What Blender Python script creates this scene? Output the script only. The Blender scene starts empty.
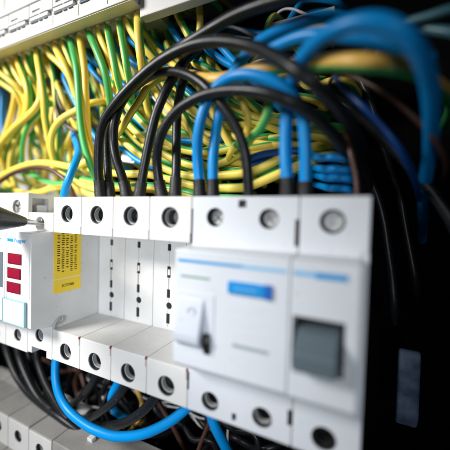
import bpy, bmesh, math, random
from mathutils import Vector, Matrix
random.seed(7)
S = 0.001                                   # everything below is written in millimetres
scene = bpy.context.scene
COL = scene.collection
# ------------------------------------------------------------------ camera
CAM = Vector((-2.645, -80.739, 59.873)); FPX = 285.74
CR = Vector((0.905598, 0.423152, 0.028889)); CU = Vector((-0.039440, 0.016197, 0.999091)); CF = Vector((-0.422299, 0.905914, -0.031357))
cd = bpy.data.cameras.new('camera'); cam = bpy.data.objects.new('camera', cd); COL.objects.link(cam)
m = Matrix.Identity(4)
for i, v in enumerate((CR, CU, -CF)):
    for j in range(3): m[j][i] = v[j]
for j in range(3): m[j][3] = CAM[j] * S
cam.matrix_world = m
cd.sensor_width = 36; cd.lens = 36 * FPX / 450
cd.clip_start = 0.002; cd.clip_end = 20
cd.dof.use_dof = True; cd.dof.focus_distance = 0.121; cd.dof.aperture_fstop = 4.6
scene.camera = cam
# ------------------------------------------------------------------ light
w = bpy.data.worlds.new('World'); scene.world = w; w.use_nodes = True
w.node_tree.nodes['Background'].inputs[0].default_value = (0.75, 0.85, 1, 1)
w.node_tree.nodes['Background'].inputs[1].default_value = 0.02
def area(name, loc, target, size, power, col, spread=180):
    l = bpy.data.lights.new(name, 'AREA'); l.shape = 'RECTANGLE'; l.size = size[0] * S; l.size_y = size[1] * S
    l.energy = power; l.color = col; l.spread = math.radians(spread)
    o = bpy.data.objects.new(name, l); COL.objects.link(o)
    o.location = Vector(loc) * S
    o.rotation_euler = (Vector(target) - Vector(loc)).to_track_quat('-Z', 'Y').to_euler()
    return o
area('key_softbox', (-270, -230, 215), (-140, 10, 75), (115, 90), 0.285, (1.0, 0.985, 0.965), 57)
area('front_fill', (20, -330, 45), (-100, 0, 8), (140, 110), 0.066, (0.88, 0.93, 1.0), 38)  # added fill lamp for the breaker fronts and the relay's right side
scene.view_settings.view_transform = 'Standard'; scene.view_settings.look = 'None'
scene.view_settings.exposure = 0.0; scene.view_settings.gamma = 1
scene.render.engine = 'CYCLES'
# ------------------------------------------------------------------ materials
def mat(name, col, rough=0.4, metal=0.0, bump=0.0, bscale=900, var=0.0, vscale=60, spec=0.5, coat=0.0, trans=0.0, dirt=None, speck=0.0):
    mt = bpy.data.materials.new(name); mt.use_nodes = True; nt = mt.node_tree; b = nt.nodes['Principled BSDF']
    b.inputs['Base Color'].default_value = (*col, 1); b.inputs['Roughness'].default_value = rough
    b.inputs['Metallic'].default_value = metal; b.inputs['Specular IOR Level'].default_value = spec
    b.inputs['Coat Weight'].default_value = coat; b.inputs['Transmission Weight'].default_value = trans
    tc = nt.nodes.new('ShaderNodeTexCoord')
    if var:
        n = nt.nodes.new('ShaderNodeTexNoise'); n.inputs['Scale'].default_value = vscale; n.inputs['Detail'].default_value = 6
        nt.links.new(tc.outputs['Object'], n.inputs['Vector'])
        r = nt.nodes.new('ShaderNodeValToRGB'); r.color_ramp.elements[0].position = .3; r.color_ramp.elements[1].position = .7
        d = dirt or tuple(c * (1 - var) for c in col)
        r.color_ramp.elements[0].color = (*d, 1); r.color_ramp.elements[1].color = (*col, 1)
        nt.links.new(n.outputs['Fac'], r.inputs['Fac']); nt.links.new(r.outputs['Color'], b.inputs['Base Color'])
        mr = nt.nodes.new('ShaderNodeMapRange'); mr.inputs['To Min'].default_value = rough + .12; mr.inputs['To Max'].default_value = max(.05, rough - .06)
        nt.links.new(n.outputs['Fac'], mr.inputs['Value']); nt.links.new(mr.outputs['Result'], b.inputs['Roughness'])
    if speck:                                 # scattered dust specks and small scuffs
        src = b.inputs['Base Color'].links[0].from_socket
        v = nt.nodes.new('ShaderNodeTexVoronoi'); v.inputs['Scale'].default_value = 330
        nt.links.new(tc.outputs['Object'], v.inputs['Vector'])
        n3 = nt.nodes.new('ShaderNodeTexNoise'); n3.inputs['Scale'].default_value = 90; n3.inputs['Detail'].default_value = 5
        nt.links.new(tc.outputs['Object'], n3.inputs['Vector'])
        a = nt.nodes.new('ShaderNodeMath'); a.operation = 'MULTIPLY'; a.inputs[1].default_value = .22; nt.links.new(n3.outputs['Fac'], a.inputs[0])
        lt = nt.nodes.new('ShaderNodeMath'); lt.operation = 'LESS_THAN'; nt.links.new(v.outputs['Distance'], lt.inputs[0]); nt.links.new(a.outputs[0], lt.inputs[1])
        g = nt.nodes.new('ShaderNodeMath'); g.operation = 'GREATER_THAN'; g.inputs[1].default_value = .60; nt.links.new(v.outputs['Color'], g.inputs[0])
        m1 = nt.nodes.new('ShaderNodeMath'); m1.operation = 'MULTIPLY'; nt.links.new(lt.outputs[0], m1.inputs[0]); nt.links.new(g.outputs[0], m1.inputs[1])
        m2 = nt.nodes.new('ShaderNodeMath'); m2.operation = 'MULTIPLY'; m2.inputs[1].default_value = speck; nt.links.new(m1.outputs[0], m2.inputs[0])
        mx = nt.nodes.new('ShaderNodeMixRGB'); mx.inputs['Color2'].default_value = (.25, .23, .2, 1) if col[0] > .3 else (.2, .2, .2, 1)
        nt.links.new(m2.outputs[0], mx.inputs['Fac']); nt.links.new(src, mx.inputs['Color1']); nt.links.new(mx.outputs['Color'], b.inputs['Base Color'])
    if bump:
        n2 = nt.nodes.new('ShaderNodeTexNoise'); n2.inputs['Scale'].default_value = bscale; n2.inputs['Detail'].default_value = 4
        nt.links.new(tc.outputs['Object'], n2.inputs['Vector'])
        bp = nt.nodes.new('ShaderNodeBump'); bp.inputs['Strength'].default_value = bump; bp.inputs['Distance'].default_value = 0.0002
        nt.links.new(n2.outputs['Fac'], bp.inputs['Height']); nt.links.new(bp.outputs['Normal'], b.inputs['Normal'])
    return mt
M = dict(
    white=mat('white_plastic', (.73, .73, .72), .42, bump=.3, bscale=1500, var=.09, vscale=70, dirt=(.65, .64, .615), speck=.35),
    cool=mat('cool_white_plastic', (.68, .71, .75), .40, bump=.15, bscale=1500, var=.07, vscale=70, speck=.3),
    grey=mat('light_grey_plastic', (.55, .56, .55), .5, bump=.3, bscale=1300, var=.08, vscale=90),
    warm=mat('grey_plastic_and_shade', (.38, .37, .35), .6, bump=.4, bscale=1300, var=.25, vscale=90, speck=.4),  # grey parts, and the lower row's shade put into colour
    sleeve=mat('grey_sleeve', (.40, .41, .40), .35),
    dark=mat('dark_plastic_and_shade', (.012, .012, .013), .5),  # black parts, and shade painted into screw holes and beside the lever
    slate=mat('slate_toggle_plastic', (.12, .16, .185), .35, bump=.2, var=.1),
    steel=mat('steel', (.55, .54, .52), .28, 1.0, bump=.2, bscale=3000, var=.25, vscale=500),
    zinc=mat('zinc_screw', (.60, .60, .59), .36, .7, bump=.5, bscale=3000, var=.35, vscale=700),
    yellow=mat('yellow_insulation', (.98, .74, .115), .36, bump=.15, bscale=500, var=.12, vscale=70),
    green=mat('green_insulation', (.065, .44, .11), .36, bump=.15, bscale=500, var=.15, vscale=70),
    orange=mat('orange_yellow_insulation', (.90, .54, .11), .38, bump=.15, bscale=500, var=.1, vscale=70),
    blue=mat('blue_insulation', (.001, .29, .74), .32, bump=.15, bscale=500, var=.12, vscale=70, spec=.35),
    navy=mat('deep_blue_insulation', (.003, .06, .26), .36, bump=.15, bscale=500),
    black=mat('black_insulation', (.009, .010, .012), .32, spec=.36, bump=.25, bscale=700, var=.4, vscale=900, dirt=(.014, .016, .018), speck=.25),
    collar=mat('black_heatshrink', (.010, .010, .011), .5, bump=.6, bscale=900),
    brown=mat('brown_insulation', (.075, .032, .022), .4, bump=.2),
    pale=mat('pale_grey_insulation', (.55, .52, .52), .4, bump=.2),
    violet=mat('violet_insulation', (.16, .09, .2), .4, bump=.2),
    sticker=mat('yellow_sticker', (1.0, .70, .03), .5, bump=.1, var=.06, vscale=100),
    ink=mat('black_ink', (.03, .022, .01), .6), stickline=mat('sticker_gap', (.9, .8, .6), .6),
    red=mat('red_window', (.30, .009, .035), .22, var=.25, vscale=300, coat=.3),
    redrim=mat('red_window_rim', (.16, .005, .015), .35),
    bluemark=mat('blue_print', (.005, .27, .62), .45), bluepale=mat('pale_blue_print', (.16, .47, .76), .45),
    bluebtn=mat('blue_button', (.01, .27, .66), .35, coat=.2), bluedk=mat('dark_blue_button_end', (.01, .13, .50), .35),
    greenprint=mat('green_grey_print', (.13, .26, .16), .5), greyprint=mat('grey_print', (.30, .36, .40), .5), faint=mat('faint_print', (.63, .67, .72), .5),
    holder=mat('clear_blue_plastic', (.80, .93, .97), .2, trans=.25, coat=.3), holderedge=mat('blue_tinted_edge', (.42, .76, .86), .2, trans=.3),
    redmark=mat('red_brown_mark', (.25, .03, .03), .5),
    sheet=mat('white_sheet_metal', (.74, .74, .75), .45, bump=.2, bscale=300, var=.08, vscale=30),
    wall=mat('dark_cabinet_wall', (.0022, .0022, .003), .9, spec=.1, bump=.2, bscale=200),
    handle=mat('black_screwdriver_handle', (.012, .014, .013), .3, bump=.2, bscale=600),
    cream=mat('cream_plastic', (.80, .77, .66), .45, bump=.2, var=.08, vscale=200),
    lever=mat('translucent_lever_plastic', (.56, .60, .66), .4), glintblue=mat('blue_grey_glint', (.26, .34, .50), .6, var=.6, vscale=110, dirt=(.03, .06, .13)), teal=mat('dark_teal_insulation', (.05, .16, .20), .4),  # the blue-grey paints a glint
)
# ------------------------------------------------------------------ helpers
def tag(o, label=None, cat=None, group=None, kind=None):
    if label: o['label'] = label
    if cat: o['category'] = cat
    if group: o['group'] = group
    if kind: o['kind'] = kind
    return o
def empty(name, loc, label=None, cat=None, group=None):
    o = bpy.data.objects.new(name, None); o.empty_display_size = .005; COL.objects.link(o); o.location = Vector(loc) * S
    return tag(o, label, cat, group)
def link(name, bm, mats, parent=None, origin=(0, 0, 0), smooth=None):
    """bm in mm, absolute; origin in mm = where the object's own origin sits (relative to the parent's frame when parented)."""
    org = Vector(origin)
    bmesh.ops.recalc_face_normals(bm, faces=bm.faces)
    for v in bm.verts: v.co = (v.co - org) * S
    me = bpy.data.meshes.new(name); bm.to_mesh(me); bm.free()
    for mm in (mats if isinstance(mats, (list, tuple)) else [mats]): me.materials.append(mm)
    if smooth is not None:
        me.shade_smooth(); me.set_sharp_from_angle(angle=math.radians(smooth))
    o = bpy.data.objects.new(name, me); COL.objects.link(o)
    if parent:
        o.parent = parent
    o.location = org * S
    return o
def copy_tree(o, parent=None):
    c = o.copy(); COL.objects.link(c)
    if parent: c.parent = parent
    for ch in [x for x in bpy.data.objects if x.parent == o]: copy_tree(ch, c)
    return c
def box(bm, x0, x1, y0, y1, z0, z1, bev=0, seg=2, mi=0):
    n = set(bm.verts); r = bmesh.ops.create_cube(bm, size=1)
    for v in r['verts']: v.co = Vector(((x0 + x1) / 2 + v.co.x * (x1 - x0), (y0 + y1) / 2 + v.co.y * (y1 - y0), (z0 + z1) / 2 + v.co.z * (z1 - z0)))
    fs = set(f for v in r['verts'] for f in v.link_faces)
    for f in fs: f.material_index = mi
    if bev:
        es = list(set(e for v in r['verts'] for e in v.link_edges))
        bmesh.ops.bevel(bm, geom=es, offset=bev, segments=seg, affect='EDGES', profile=.5, material=mi)
def prism(bm, yz, x0, x1, bev=0, seg=2):
    a = [bm.verts.new((x0, y, z)) for y, z in yz]; b = [bm.verts.new((x1, y, z)) for y, z in yz]
    n = len(yz); fs = [bm.faces.new(a), bm.faces.new(b[::-1])]
    for i in range(n): fs.append(bm.faces.new((a[i], b[i], b[(i + 1) % n], a[(i + 1) % n])))
    bmesh.ops.recalc_face_normals(bm, faces=fs)
    if bev:
        es = list(set(e for f in fs for e in f.edges))
        bmesh.ops.bevel(bm, geom=es, offset=bev, segments=seg, affect='EDGES', profile=.5, clamp_overlap=True)
def cyl(bm, x, z, y0, y1, r, r2=None, n=40, mi=0):
    r2 = r if r2 is None else r2
    a = [bm.verts.new((x + r * math.cos(2 * math.pi * i / n), y0, z + r * math.sin(2 * math.pi * i / n))) for i in range(n)]
    b = [bm.verts.new((x + r2 * math.cos(2 * math.pi * i / n), y1, z + r2 * math.sin(2 * math.pi * i / n))) for i in range(n)]
    for f in [bm.faces.new(a), bm.faces.new(b[::-1])] + [bm.faces.new((a[i], a[(i + 1) % n], b[(i + 1) % n], b[i])) for i in range(n)]: f.material_index = mi
def ring(bm, x, z, y0, y1, ro, ri, n=40, mi=0):
    def circ(r, y): return [bm.verts.new((x + r * math.cos(2 * math.pi * i / n), y, z + r * math.sin(2 * math.pi * i / n))) for i in range(n)]
    L = [circ(ro, y0), circ(ri, y0), circ(ri, y1), circ(ro, y1)]
    for k in range(4):
        a, b = L[k], L[(k + 1) % 4]
        for i in range(n):
            f = bm.faces.new((a[i], a[(i + 1) % n], b[(i + 1) % n], b[i])); f.material_index = mi
def cut(bm, cbm):
    """boolean difference of two closed bmeshes; returns a new bmesh"""
    bmesh.ops.recalc_face_normals(bm, faces=bm.faces); bmesh.ops.recalc_face_normals(cbm, faces=cbm.faces)
    ma = bpy.data.meshes.new('a'); bm.to_mesh(ma); bm.free(); mb = bpy.data.meshes.new('b'); cbm.to_mesh(mb); cbm.free()
    oa = bpy.data.objects.new('a', ma); ob = bpy.data.objects.new('b', mb); COL.objects.link(oa); COL.objects.link(ob)
    md = oa.modifiers.new('cut', 'BOOLEAN'); md.object = ob; md.operation = 'DIFFERENCE'; md.solver = 'EXACT'; md.use_self = True
    dg = bpy.context.evaluated_depsgraph_get(); dg.update()
    me = bpy.data.meshes.new_from_object(oa.evaluated_get(dg)); out = bmesh.new(); out.from_mesh(me)
    for o in (oa, ob): bpy.data.objects.remove(o)
    for q in (ma, mb, me): bpy.data.meshes.remove(q)
    return out
def text_bm(bm_target, txt, size, fn):
    """font outlines laid flat; fn maps the glyph plane (u, v) in mm to a point"""
    cu = bpy.data.curves.new('t', 'FONT'); cu.body = txt; cu.size = size; cu.resolution_u = 3; cu.shear = .15; cu.offset = size * .012
    ob = bpy.data.objects.new('t', cu); COL.objects.link(ob); dg = bpy.context.evaluated_depsgraph_get(); dg.update()
    me = bpy.data.meshes.new_from_object(ob.evaluated_get(dg)); off = len(bm_target.verts)
    wdt = max([v.co.x for v in me.vertices] or [1])
    vs = [bm_target.verts.new(fn(v.co.x, v.co.y, wdt)) for v in me.vertices]
    for p in me.polygons:
        try: bm_target.faces.new([vs[i] for i in p.vertices])
        except ValueError: pass
    bpy.data.objects.remove(ob); bpy.data.curves.remove(cu); bpy.data.meshes.remove(me)
def P(px, py, Y):                            # where the sight line through a spot of the photograph meets the plane at depth Y
    d = CF + CR * ((px - 225) / FPX) - CU * ((py - 225) / FPX)
    return CAM + d * ((Y - CAM.y) / d.y)
def spline(pts, step=1.6):
    pts = [Vector(p) for p in pts]; q = [pts[0] * 2 - pts[1]] + pts + [pts[-1] * 2 - pts[-2]]; out = []
    for i in range(1, len(q) - 2):
        a, b, c, d = q[i - 1:i + 3]; n = max(2, int((c - b).length / step))
        for k in range(n):
            t = k / n
            out.append(.5 * ((2 * b) + (c - a) * t + (2 * a - 5 * b + 4 * c - d) * t * t + (3 * b - a - 3 * c + d) * t ** 3))
    out.append(pts[-1])
    for _ in range(2): out = [out[0]] + [(out[i - 1] + out[i] * 2 + out[i + 1]) / 4 for i in range(1, len(out) - 1)] + [out[-1]]
    return out
def tube(bm, path, r, n=16, stripe=None, roll=0.0, twist=0.0, mi=0):
    """swept tube; stripe = share of the turn painted with material 1"""
    T = [(path[min(i + 1, len(path) - 1)] - path[max(i - 1, 0)]).normalized() for i in range(len(path))]
    nn = Vector((0, -1, 0)); nn = nn - T[0] * nn.dot(T[0])
    if nn.length < .2: nn = Vector((0, 0, 1)) - T[0] * T[0].z
    nn.normalize(); rings = []; L = 0
    for i, p in enumerate(path):
        if i:
            L += (p - path[i - 1]).length
            nn = nn - T[i] * nn.dot(T[i]); nn.normalize()
        bb = T[i].cross(nn); rr = r(i / (len(path) - 1)) if callable(r) else r
        a0 = roll + twist * L
        rings.append([bm.verts.new(p + (nn * math.cos(a0 + 2 * math.pi * k / n) + bb * math.sin(a0 + 2 * math.pi * k / n)) * rr) for k in range(n)])
    for i in range(len(rings) - 1):
        for k in range(n):
            f = bm.faces.new((rings[i][k], rings[i][(k + 1) % n], rings[i + 1][(k + 1) % n], rings[i + 1][k]))
            c = (k + .5) / n; c = c if c < .5 else c - 1
            f.material_index = 1 if (stripe and abs(c) > (1 - stripe) / 2) else mi
    bm.faces.new(rings[0][::-1]); bm.faces.new(rings[-1])
def wire(name, label, pts, d, mats, group=None, stripe=None, roll=0.0, twist=0.0, world=False, collar=None, collar_r=None, collar_mat='collar', head=True):
    pp = [Vector(p) for p in pts] if world else [P(*p) for p in pts]
    if name in ('earth_wire', 'deep_wire', 'brown_wire', 'pale_wire', 'teal_wire'):          # both ends run on and turn away into the depth of the cabinet
        t = (pp[-1] - pp[-2]).normalized(); e = pp[-1]; pp += [e + t * 7 + Vector((0, 6, 0)), e + t * 11 + Vector((0, 22, 0))]
        if head:
            t = (pp[0] - pp[1]).normalized(); e = pp[0]; pp = [e + t * 11 + Vector((0, 22, 0)), e + t * 7 + Vector((0, 6, 0))] + pp
    d *= SC.get(name, .82); path = spline(pp); bm = bmesh.new(); ms = [M[x] for x in (mats if isinstance(mats, tuple) else (mats,))]
    tube(bm, path, d / 2, 24 if stripe else 16, stripe, roll, twist)
    o = link(name, bm, ms, None, path[0], smooth=60); tag(o, label, 'wire', group)
    if collar:                                # a heat-shrink collar over the end of the wire, `collar` mm long, from its first point
        L = 0; seg = []
        for i, p in enumerate(path):
            if i: L += (p - path[i - 1]).length
            if L > collar: break
            seg.append(p)
        bm = bmesh.new(); R = (collar_r * .86 if collar_r else d / 2 * 1.3)
        tube(bm, seg, lambda t: R * (1 + .05 * math.sin(7 * t)) if t < .97 else R * .97, 20)
        c = link('collar', bm, M[collar_mat], o, path[0], smooth=50); c.location = (0, 0, 0)
    return o
YG = ('yellow', 'green')
SC = dict(earth_wire=.77, supply_wire=.78, neutral_wire=.86, deep_wire=.8, load_wire=.84)     # real outer diameters, as a share of the nominal ones
# ------------------------------------------------------------------ setting
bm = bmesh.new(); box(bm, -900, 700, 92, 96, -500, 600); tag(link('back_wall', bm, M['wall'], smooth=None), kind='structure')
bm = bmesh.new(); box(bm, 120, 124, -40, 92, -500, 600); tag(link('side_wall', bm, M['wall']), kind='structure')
bm = bmesh.new(); box(bm, -520, -150, 50, 51.5, 30, 240, .4)
tag(link('sheet_panel', bm, M['sheet'], origin=(-340, 67, 30)), 'white sheet metal panel behind the yellow wires at left', 'panel')
# ------------------------------------------------------------------ screws and sleeves
def screw_mesh(r=2.9):
    bm = bmesh.new(); cyl(bm, 0, 0, 0, 2.2, r * .93, r, 36)
    c = bmesh.new(); box(c, -r * .82, r * .82, -1, 1.2, -.55, .55); box(c, -.55, .55, -1.01, 1.21, -r * .82, r * .82)
    bm = cut(bm, c)
    for v in bm.verts: v.co *= S
    bmesh.ops.recalc_face_normals(bm, faces=bm.faces)
    me = bpy.data.meshes.new('terminal_screw'); bm.to_mesh(me); bm.free(); me.materials.append(M['zinc']); return me
SCREW = screw_mesh()
def screw(parent, x, y, z, ang=0.0, sc=1.0, matname=None):
    o = bpy.data.objects.new('terminal_screw', SCREW); COL.objects.link(o); o.parent = parent
    o.location = Vector((x, y, z)) * S; o.rotation_euler = (0, ang, 0); o.scale = (sc, 1, sc); return o
def sleeve(parent, x, z, y0, y1, ro, ri, mt='sleeve', front=.35):
    bm = bmesh.new(); ring(bm, x, z, y0, y0 + 1.6, ro, ri); ring(bm, x, z, front, y0 - .02, ro + .34, ro + .04, mi=1); ring(bm, x, z, y0 + 1.62, y1, ro, ri - .1, mi=1)  # dark rings line the hole, putting its shade into the colour
    return link('hole_shade_sleeve', bm, [M[mt], M['dark']], parent, smooth=40)
TOPZ, SHB, LEDGE, LOWB = 66.0, 50.6, 8.0, -5.4
# ------------------------------------------------------------------ four recessed terminal modules
def make_module():
    root = empty('terminal_module', (0, 0, 0))
    prof = [(0, LOWB), (0, LEDGE), (24.4, LEDGE), (24.4, SHB), (0, SHB), (0, TOPZ), (44, TOPZ), (44, LOWB)]
    bm = bmesh.new(); prism(bm, prof, -8.62, 8.62, .34, 2)
    c = bmesh.new()
    cyl(c, 0, 58.9, -2, 13, 3.6); cyl(c, 0, .0, -2, 13, 3.55)
    box(c, 8.2, 9.5, -1, .9, SHB - 1, SHB + 3.2); box(c, 8.2, 9.5, -1, .9, LEDGE - 3.6, LEDGE + 1)
    box(c, -.95, .95, 23.4, 27, 43.6, 46.6); box(c, -.95, .95, 23.4, 27, 31.4, 36.6)
    box(c, -.95, .95, 23.4, 27, 10.6, 15.2); box(c, -.9, .9, 23.4, 27, 22.3, 26.2); cyl(c, .45, 18.8, 23.4, 27, 1.55, n=24)
    box(c, -.14, .14, 23.4, 24.9, 9.2, 49.5)
    link('housing', cut(bm, c), M['white'], root)
    for z in (58.9, 0.0):
        sleeve(root, 0, z, 1.6, 12.8, 3.15, 2.7)
        screw(root, 0, 6.0, z, random.random() * 3, .95)
    bm = bmesh.new()
    box(bm, -.93, .93, 24.75, 26.6, 43.6, 46.6); box(bm, -.93, .93, 24.75, 26.6, 31.4, 36.6); box(bm, -.93, .93, 24.75, 26.6, 10.6, 15.2)
    box(bm, -.88, .88, 24.75, 26.6, 22.3, 26.2); cyl(bm, .45, 18.8, 24.75, 26.6, 1.5, n=24)
    link('contact_insert', bm, M['dark'], root)
    bm = bmesh.new(); box(bm, -.5, .55, 24.3, 26.4, 32.6, 35.2, .1); link('contact_tab', bm, M['white'], root)
    bm = bmesh.new(); box(bm, -.3, .3, 24.2, 24.7, 26.4, 31.3); link('contact_strip', bm, M['warm'], root)
    bm = bmesh.new(); box(bm, 8.05, 8.6, -.12, .7, LEDGE - .9, LEDGE + .12, .08); link('locking_mark', bm, M['redmark'], root)
    return root
mod_labels = ['recessed white terminal module with blue wire in its top, beside the yellow sticker',
              'recessed white terminal module second right of the yellow sticker, two black wires in top',
              'recessed white terminal module third right of the yellow sticker',
              'recessed white terminal module against the blurred breaker with the blue button']
base = make_module()
for k in range(4):
    o = base if k == 0 else copy_tree(base)
    o.location = Vector((-113.75 + 17.5 * k, 0, 0)) * S
    tag(o, mod_labels[k], 'terminal module', 'recessed terminal modules in the middle row')
# ------------------------------------------------------------------ nosed devices
def nosed(root, x0, x1, nz0, nz1, ny, holes, top=TOPZ, bot=LOWB, m='white', cuts=None, shz=SHB, bev=.35, back=44):
    prof = [(0, bot), (0, LEDGE + 1), (ny, nz0), (ny, nz1), (-.2, nz1 + .6), (0, nz1 + .6), (0, top), (back, top), (back, bot)]
    prof = [(0, bot), (0, min(LEDGE + 1, nz0 - 1)), (ny + .8, nz0), (ny, nz0 + .8), (ny, nz1), (0, nz1 + .5), (0, top), (back, top), (back, bot)]
    bm = bmesh.new(); prism(bm, prof, x0 + .09, x1 - .09, bev, 2); c = bmesh.new()
    for (x, z, r) in holes: cyl(c, x, z, -3, 13, r)
    if cuts: cuts(c)
    return link('housing', cut(bm, c), M[m], root)
# relay with red windows (its upper terminals sit lower than its neighbours')
R1 = empty('modular_relay', (-131.25, 0, 0), 'white modular relay with three red windows and yellow sticker on its side', 'relay')
def rel(o): o.location = Vector(o.location) - R1.location; return o
def cr(c):
    box(c, -136.8, -126.2, -1, 12, -8, -2.6)
bm_holes = [(-131.6, 53.9, 3.3), (-131.4, 3.4, 2.9)]
prof = [(0, -5.8), (0, 9), (-8.4, 10.6), (-9, 11.2), (-9, 50.2), (-8.7, 50.6), (0, 51), (0, 59), (13, 59.2), (13, 63), (44, 63), (44, -5.8)]
bm = bmesh.new(); prism(bm, prof, -139.9, -122.6, .35, 2); c = bmesh.new()
for (x, z, r) in bm_holes: cyl(c, x, z, -3, 13, r)
cr(c); rel(link('housing', cut(bm, c), M['white'], R1))
rel(sleeve(R1, -131.4, 3.4, 1.2, 12, 2.5, 2.2)); rel(screw(R1, -131.4, 9, 3.4, .6, .85)); rel(screw(R1, -131.6, 5.5, 53.9, .2))
bm = bmesh.new(); box(bm, -136.7, -126.3, 8, 11.5, -5.7, -2.8, .2); rel(link('cable_clamp', bm, M['zinc'], R1))
# front panel plate, logo, windows
bm = bmesh.new(); box(bm, -139.0, -123.6, -9.25, -8.6, 23.0, 49.4, .2); rel(link('front_plate', bm, M['white'], R1))
bm = bmesh.new(); box(bm, -138.7, -134.5, -9.32, -9.2, 46.4, 47.7)
text_bm(bm, 'hager', 2.5, lambda u, v, wd: (-134.0 + u * 8.6 / wd, -9.31, 46.35 + v))
rel(link('logo', bm, M['bluemark'], R1))
for k in range(3):
    sx = -.3 * k; zt = 41.4 - 6.15 * k
    f = bmesh.new(); box(f, -138.2 + sx, -128.6 + sx, -9.5, -9.1, zt - 4.5, zt + .1, .15); fo = rel(link('indicator_window', f, M['redrim'], R1))
    f = bmesh.new(); box(f, -137.7 + sx, -129.1 + sx, -9.62, -9.4, zt - 4.05, zt - .35, .12); po = link('pane', f, M['red'], fo); po.location = (0, 0, 0)
    po.location = Vector((0, 0, 0))
# clear blue label holder
bm = bmesh.new(); box(bm, -140.6, -125.3, -10.0, -9.3, 11.6, 21.9, .3); rel(link('label_holder', bm, M['holder'], R1))
bm = bmesh.new()
for a in ((-140.8, -125.1, 21.4, 22.0), (-140.8, -125.1, 11.3, 11.9)): box(bm, a[0], a[1], -10.15, -9.3, a[2] + .15, a[3] - .1, .1)
for a in ((-140.9, -140.5), (-125.6, -125.2)): box(bm, a[0], a[1], -10.2, -9.25, 11.4, 22.0, .1)
rel(link('label_holder_rim', bm, M['holderedge'], R1))
# sticker on the side
st = bmesh.new(); box(st, -122.62, -122.5, .4, 14.0, 23.4, 57, .0); sto = rel(link('side_sticker', st, M['sticker'], R1))
bm = bmesh.new(); box(bm, -122.55, -122.46, .4, 14.0, 29.4, 29.75); o = link('sticker_line', bm, M['stickline'], sto)
bm = bmesh.new(); rr = random.Random(3)
for kcol in range(5):
    y = 2.6 + kcol * 2.1; z = 57
    while z > 32.6 + (kcol % 3) * .6:
        wl = rr.uniform(.5, .75); sp = .28 if rr.random() < .8 else .8
        for s in range(rr.choice((2, 3))):
            yy = y + rr.uniform(-.65, .3); box(bm, -122.52, -122.44, yy, yy + rr.uniform(.35, .8), z - wl, z - wl * rr.uniform(.3, .7))
        box(bm, -122.52, -122.43, y - .65, y + .65, z - wl * .66, z - wl * .3)
        z -= wl + sp
text_bm(bm, 'EC777085', 1.75, lambda u, v, wd: (-122.44, 4.2 + u * 6.2 / wd, 25.7 + v))
o = link('sticker_print', bm, M['ink'], sto)
# small wire hook on the ledge
bm = bmesh.new(); pts = [Vector((-122.0, 1.0, 6.0)), Vector((-122.0, .6, 9.2)), Vector((-122, 1.8, 11.2)), Vector((-122, 3.6, 12.8)), Vector((-122, 4.9, 11.8)), Vector((-122, 4.2, 10.0)), Vector((-122, 2.6, 9.6))]
tube(bm, spline(pts, .5), .33, 8); rel(link('release_hook', bm, M['sleeve'], R1, smooth=60))
# neighbour relay, and the one beyond it
def side_relay(xc, label, dz):
    root = empty('modular_relay', (xc, 0, 0), label, 'relay')
    def up_(c):
        box(c, 9.0 - 1.2 - 7.5, 10, 2.2, 12, 57.3, 66.0)
    prof = [(0, -6.5), (0, 9), (-8.4, 10.6), (-9, 11.2), (-9, 50.2), (-8.7, 50.6), (0, 51), (0, 68.0), (30, 67), (44, 64), (44, -6.5)]
    bm = bmesh.new(); prism(bm, prof, -8.6, 8.6, .6, 3); c = bmesh.new()
    cyl(c, -.3, 61.4, -3, 4, 3.4); cyl(c, 1.0, dz, -3, 13, 2.9); box(c, 4.5, 10, 1.8, 9.5, 58.6, 65.6)
    link('housing', cut(bm, c), M['white'], root)
    screw(root, -.3, .9, 61.4, .4, 1.1); sleeve(root, 1.0, dz, 1.2, 12, 2.5, 2.2); screw(root, 1.0, 9, dz, .3, .85)
    bm = bmesh.new(); box(bm, 5.0, 8.2, 4.2, 9.3, 58.8, 62.5, .2); link('cable_clamp', bm, M['cool'], root)
    bm = bmesh.new(); box(bm, -8.0, 7.9, -9.25, -8.6, 12.0, 49.4, .2); link('front_plate', bm, M['white'], root)
    bm = bmesh.new(); box(bm, -7.6, -3.4, -9.32, -9.2, 46.4, 47.7); text_bm(bm, 'hager', 2.5, lambda u, v, wd: (-3.0 + u * 8.6 / wd, -9.31, 46.35 + v)); link('logo', bm, M['bluemark'], root)
    f = bmesh.new(); box(f, -6, 6.6, -9.5, -9.1, 26, 41.5, .2); link('toggle_recess', f, M['slate'], root)
    return root
side_relay(-148.75, 'white modular relay under the black screwdriver handle at the left edge', .3)
side_relay(-166.25, 'farthest left white modular relay, mostly outside the photo', -2.0)
# two-module breaker with blue button
A = empty('residual_current_breaker', (-35, 0, 0), 'blurred wide breaker with bright blue button, blue line and white toggle', 'breaker')
def ra(o): o.location = Vector(o.location) - A.location; return o
def ca(c):
    box(c, -36.0, -33.4, -1, 1.6, 62.6, 64.9); box(c, -36.1, -34.6, -1, 1.6, -3.8, -1.4)
ra(nosed(A, -52.5, -17.5, 14.2, 49.6, -9, [(-43.9, 59.4, 3.0), (-26.3, 59.4, 3.0), (-43.9, -.2, 3.1), (-26.4, .2, 3.1)], m='cool', cuts=ca))
for x in (-43.9, -26.3): ra(screw(A, x + .15, 2.2, 59.4, x + .6, .88))
for x in (-43.9, -26.3):
    bm = bmesh.new(); ring(bm, x, 59.4, .35, 8, 2.98, 2.68); ra(link('hole_shade_sleeve', bm, M['dark'], A, smooth=40));  # dark ring paints the shade inside the hole rim
for x in (-43.9, -26.4): ra(sleeve(A, x, [-.2, .2][x > -30], 1.6, 12.5, 2.7, 2.35)); ra(screw(A, x, 9, 0, x, .8))
bm = bmesh.new()
bm.free()
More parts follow.
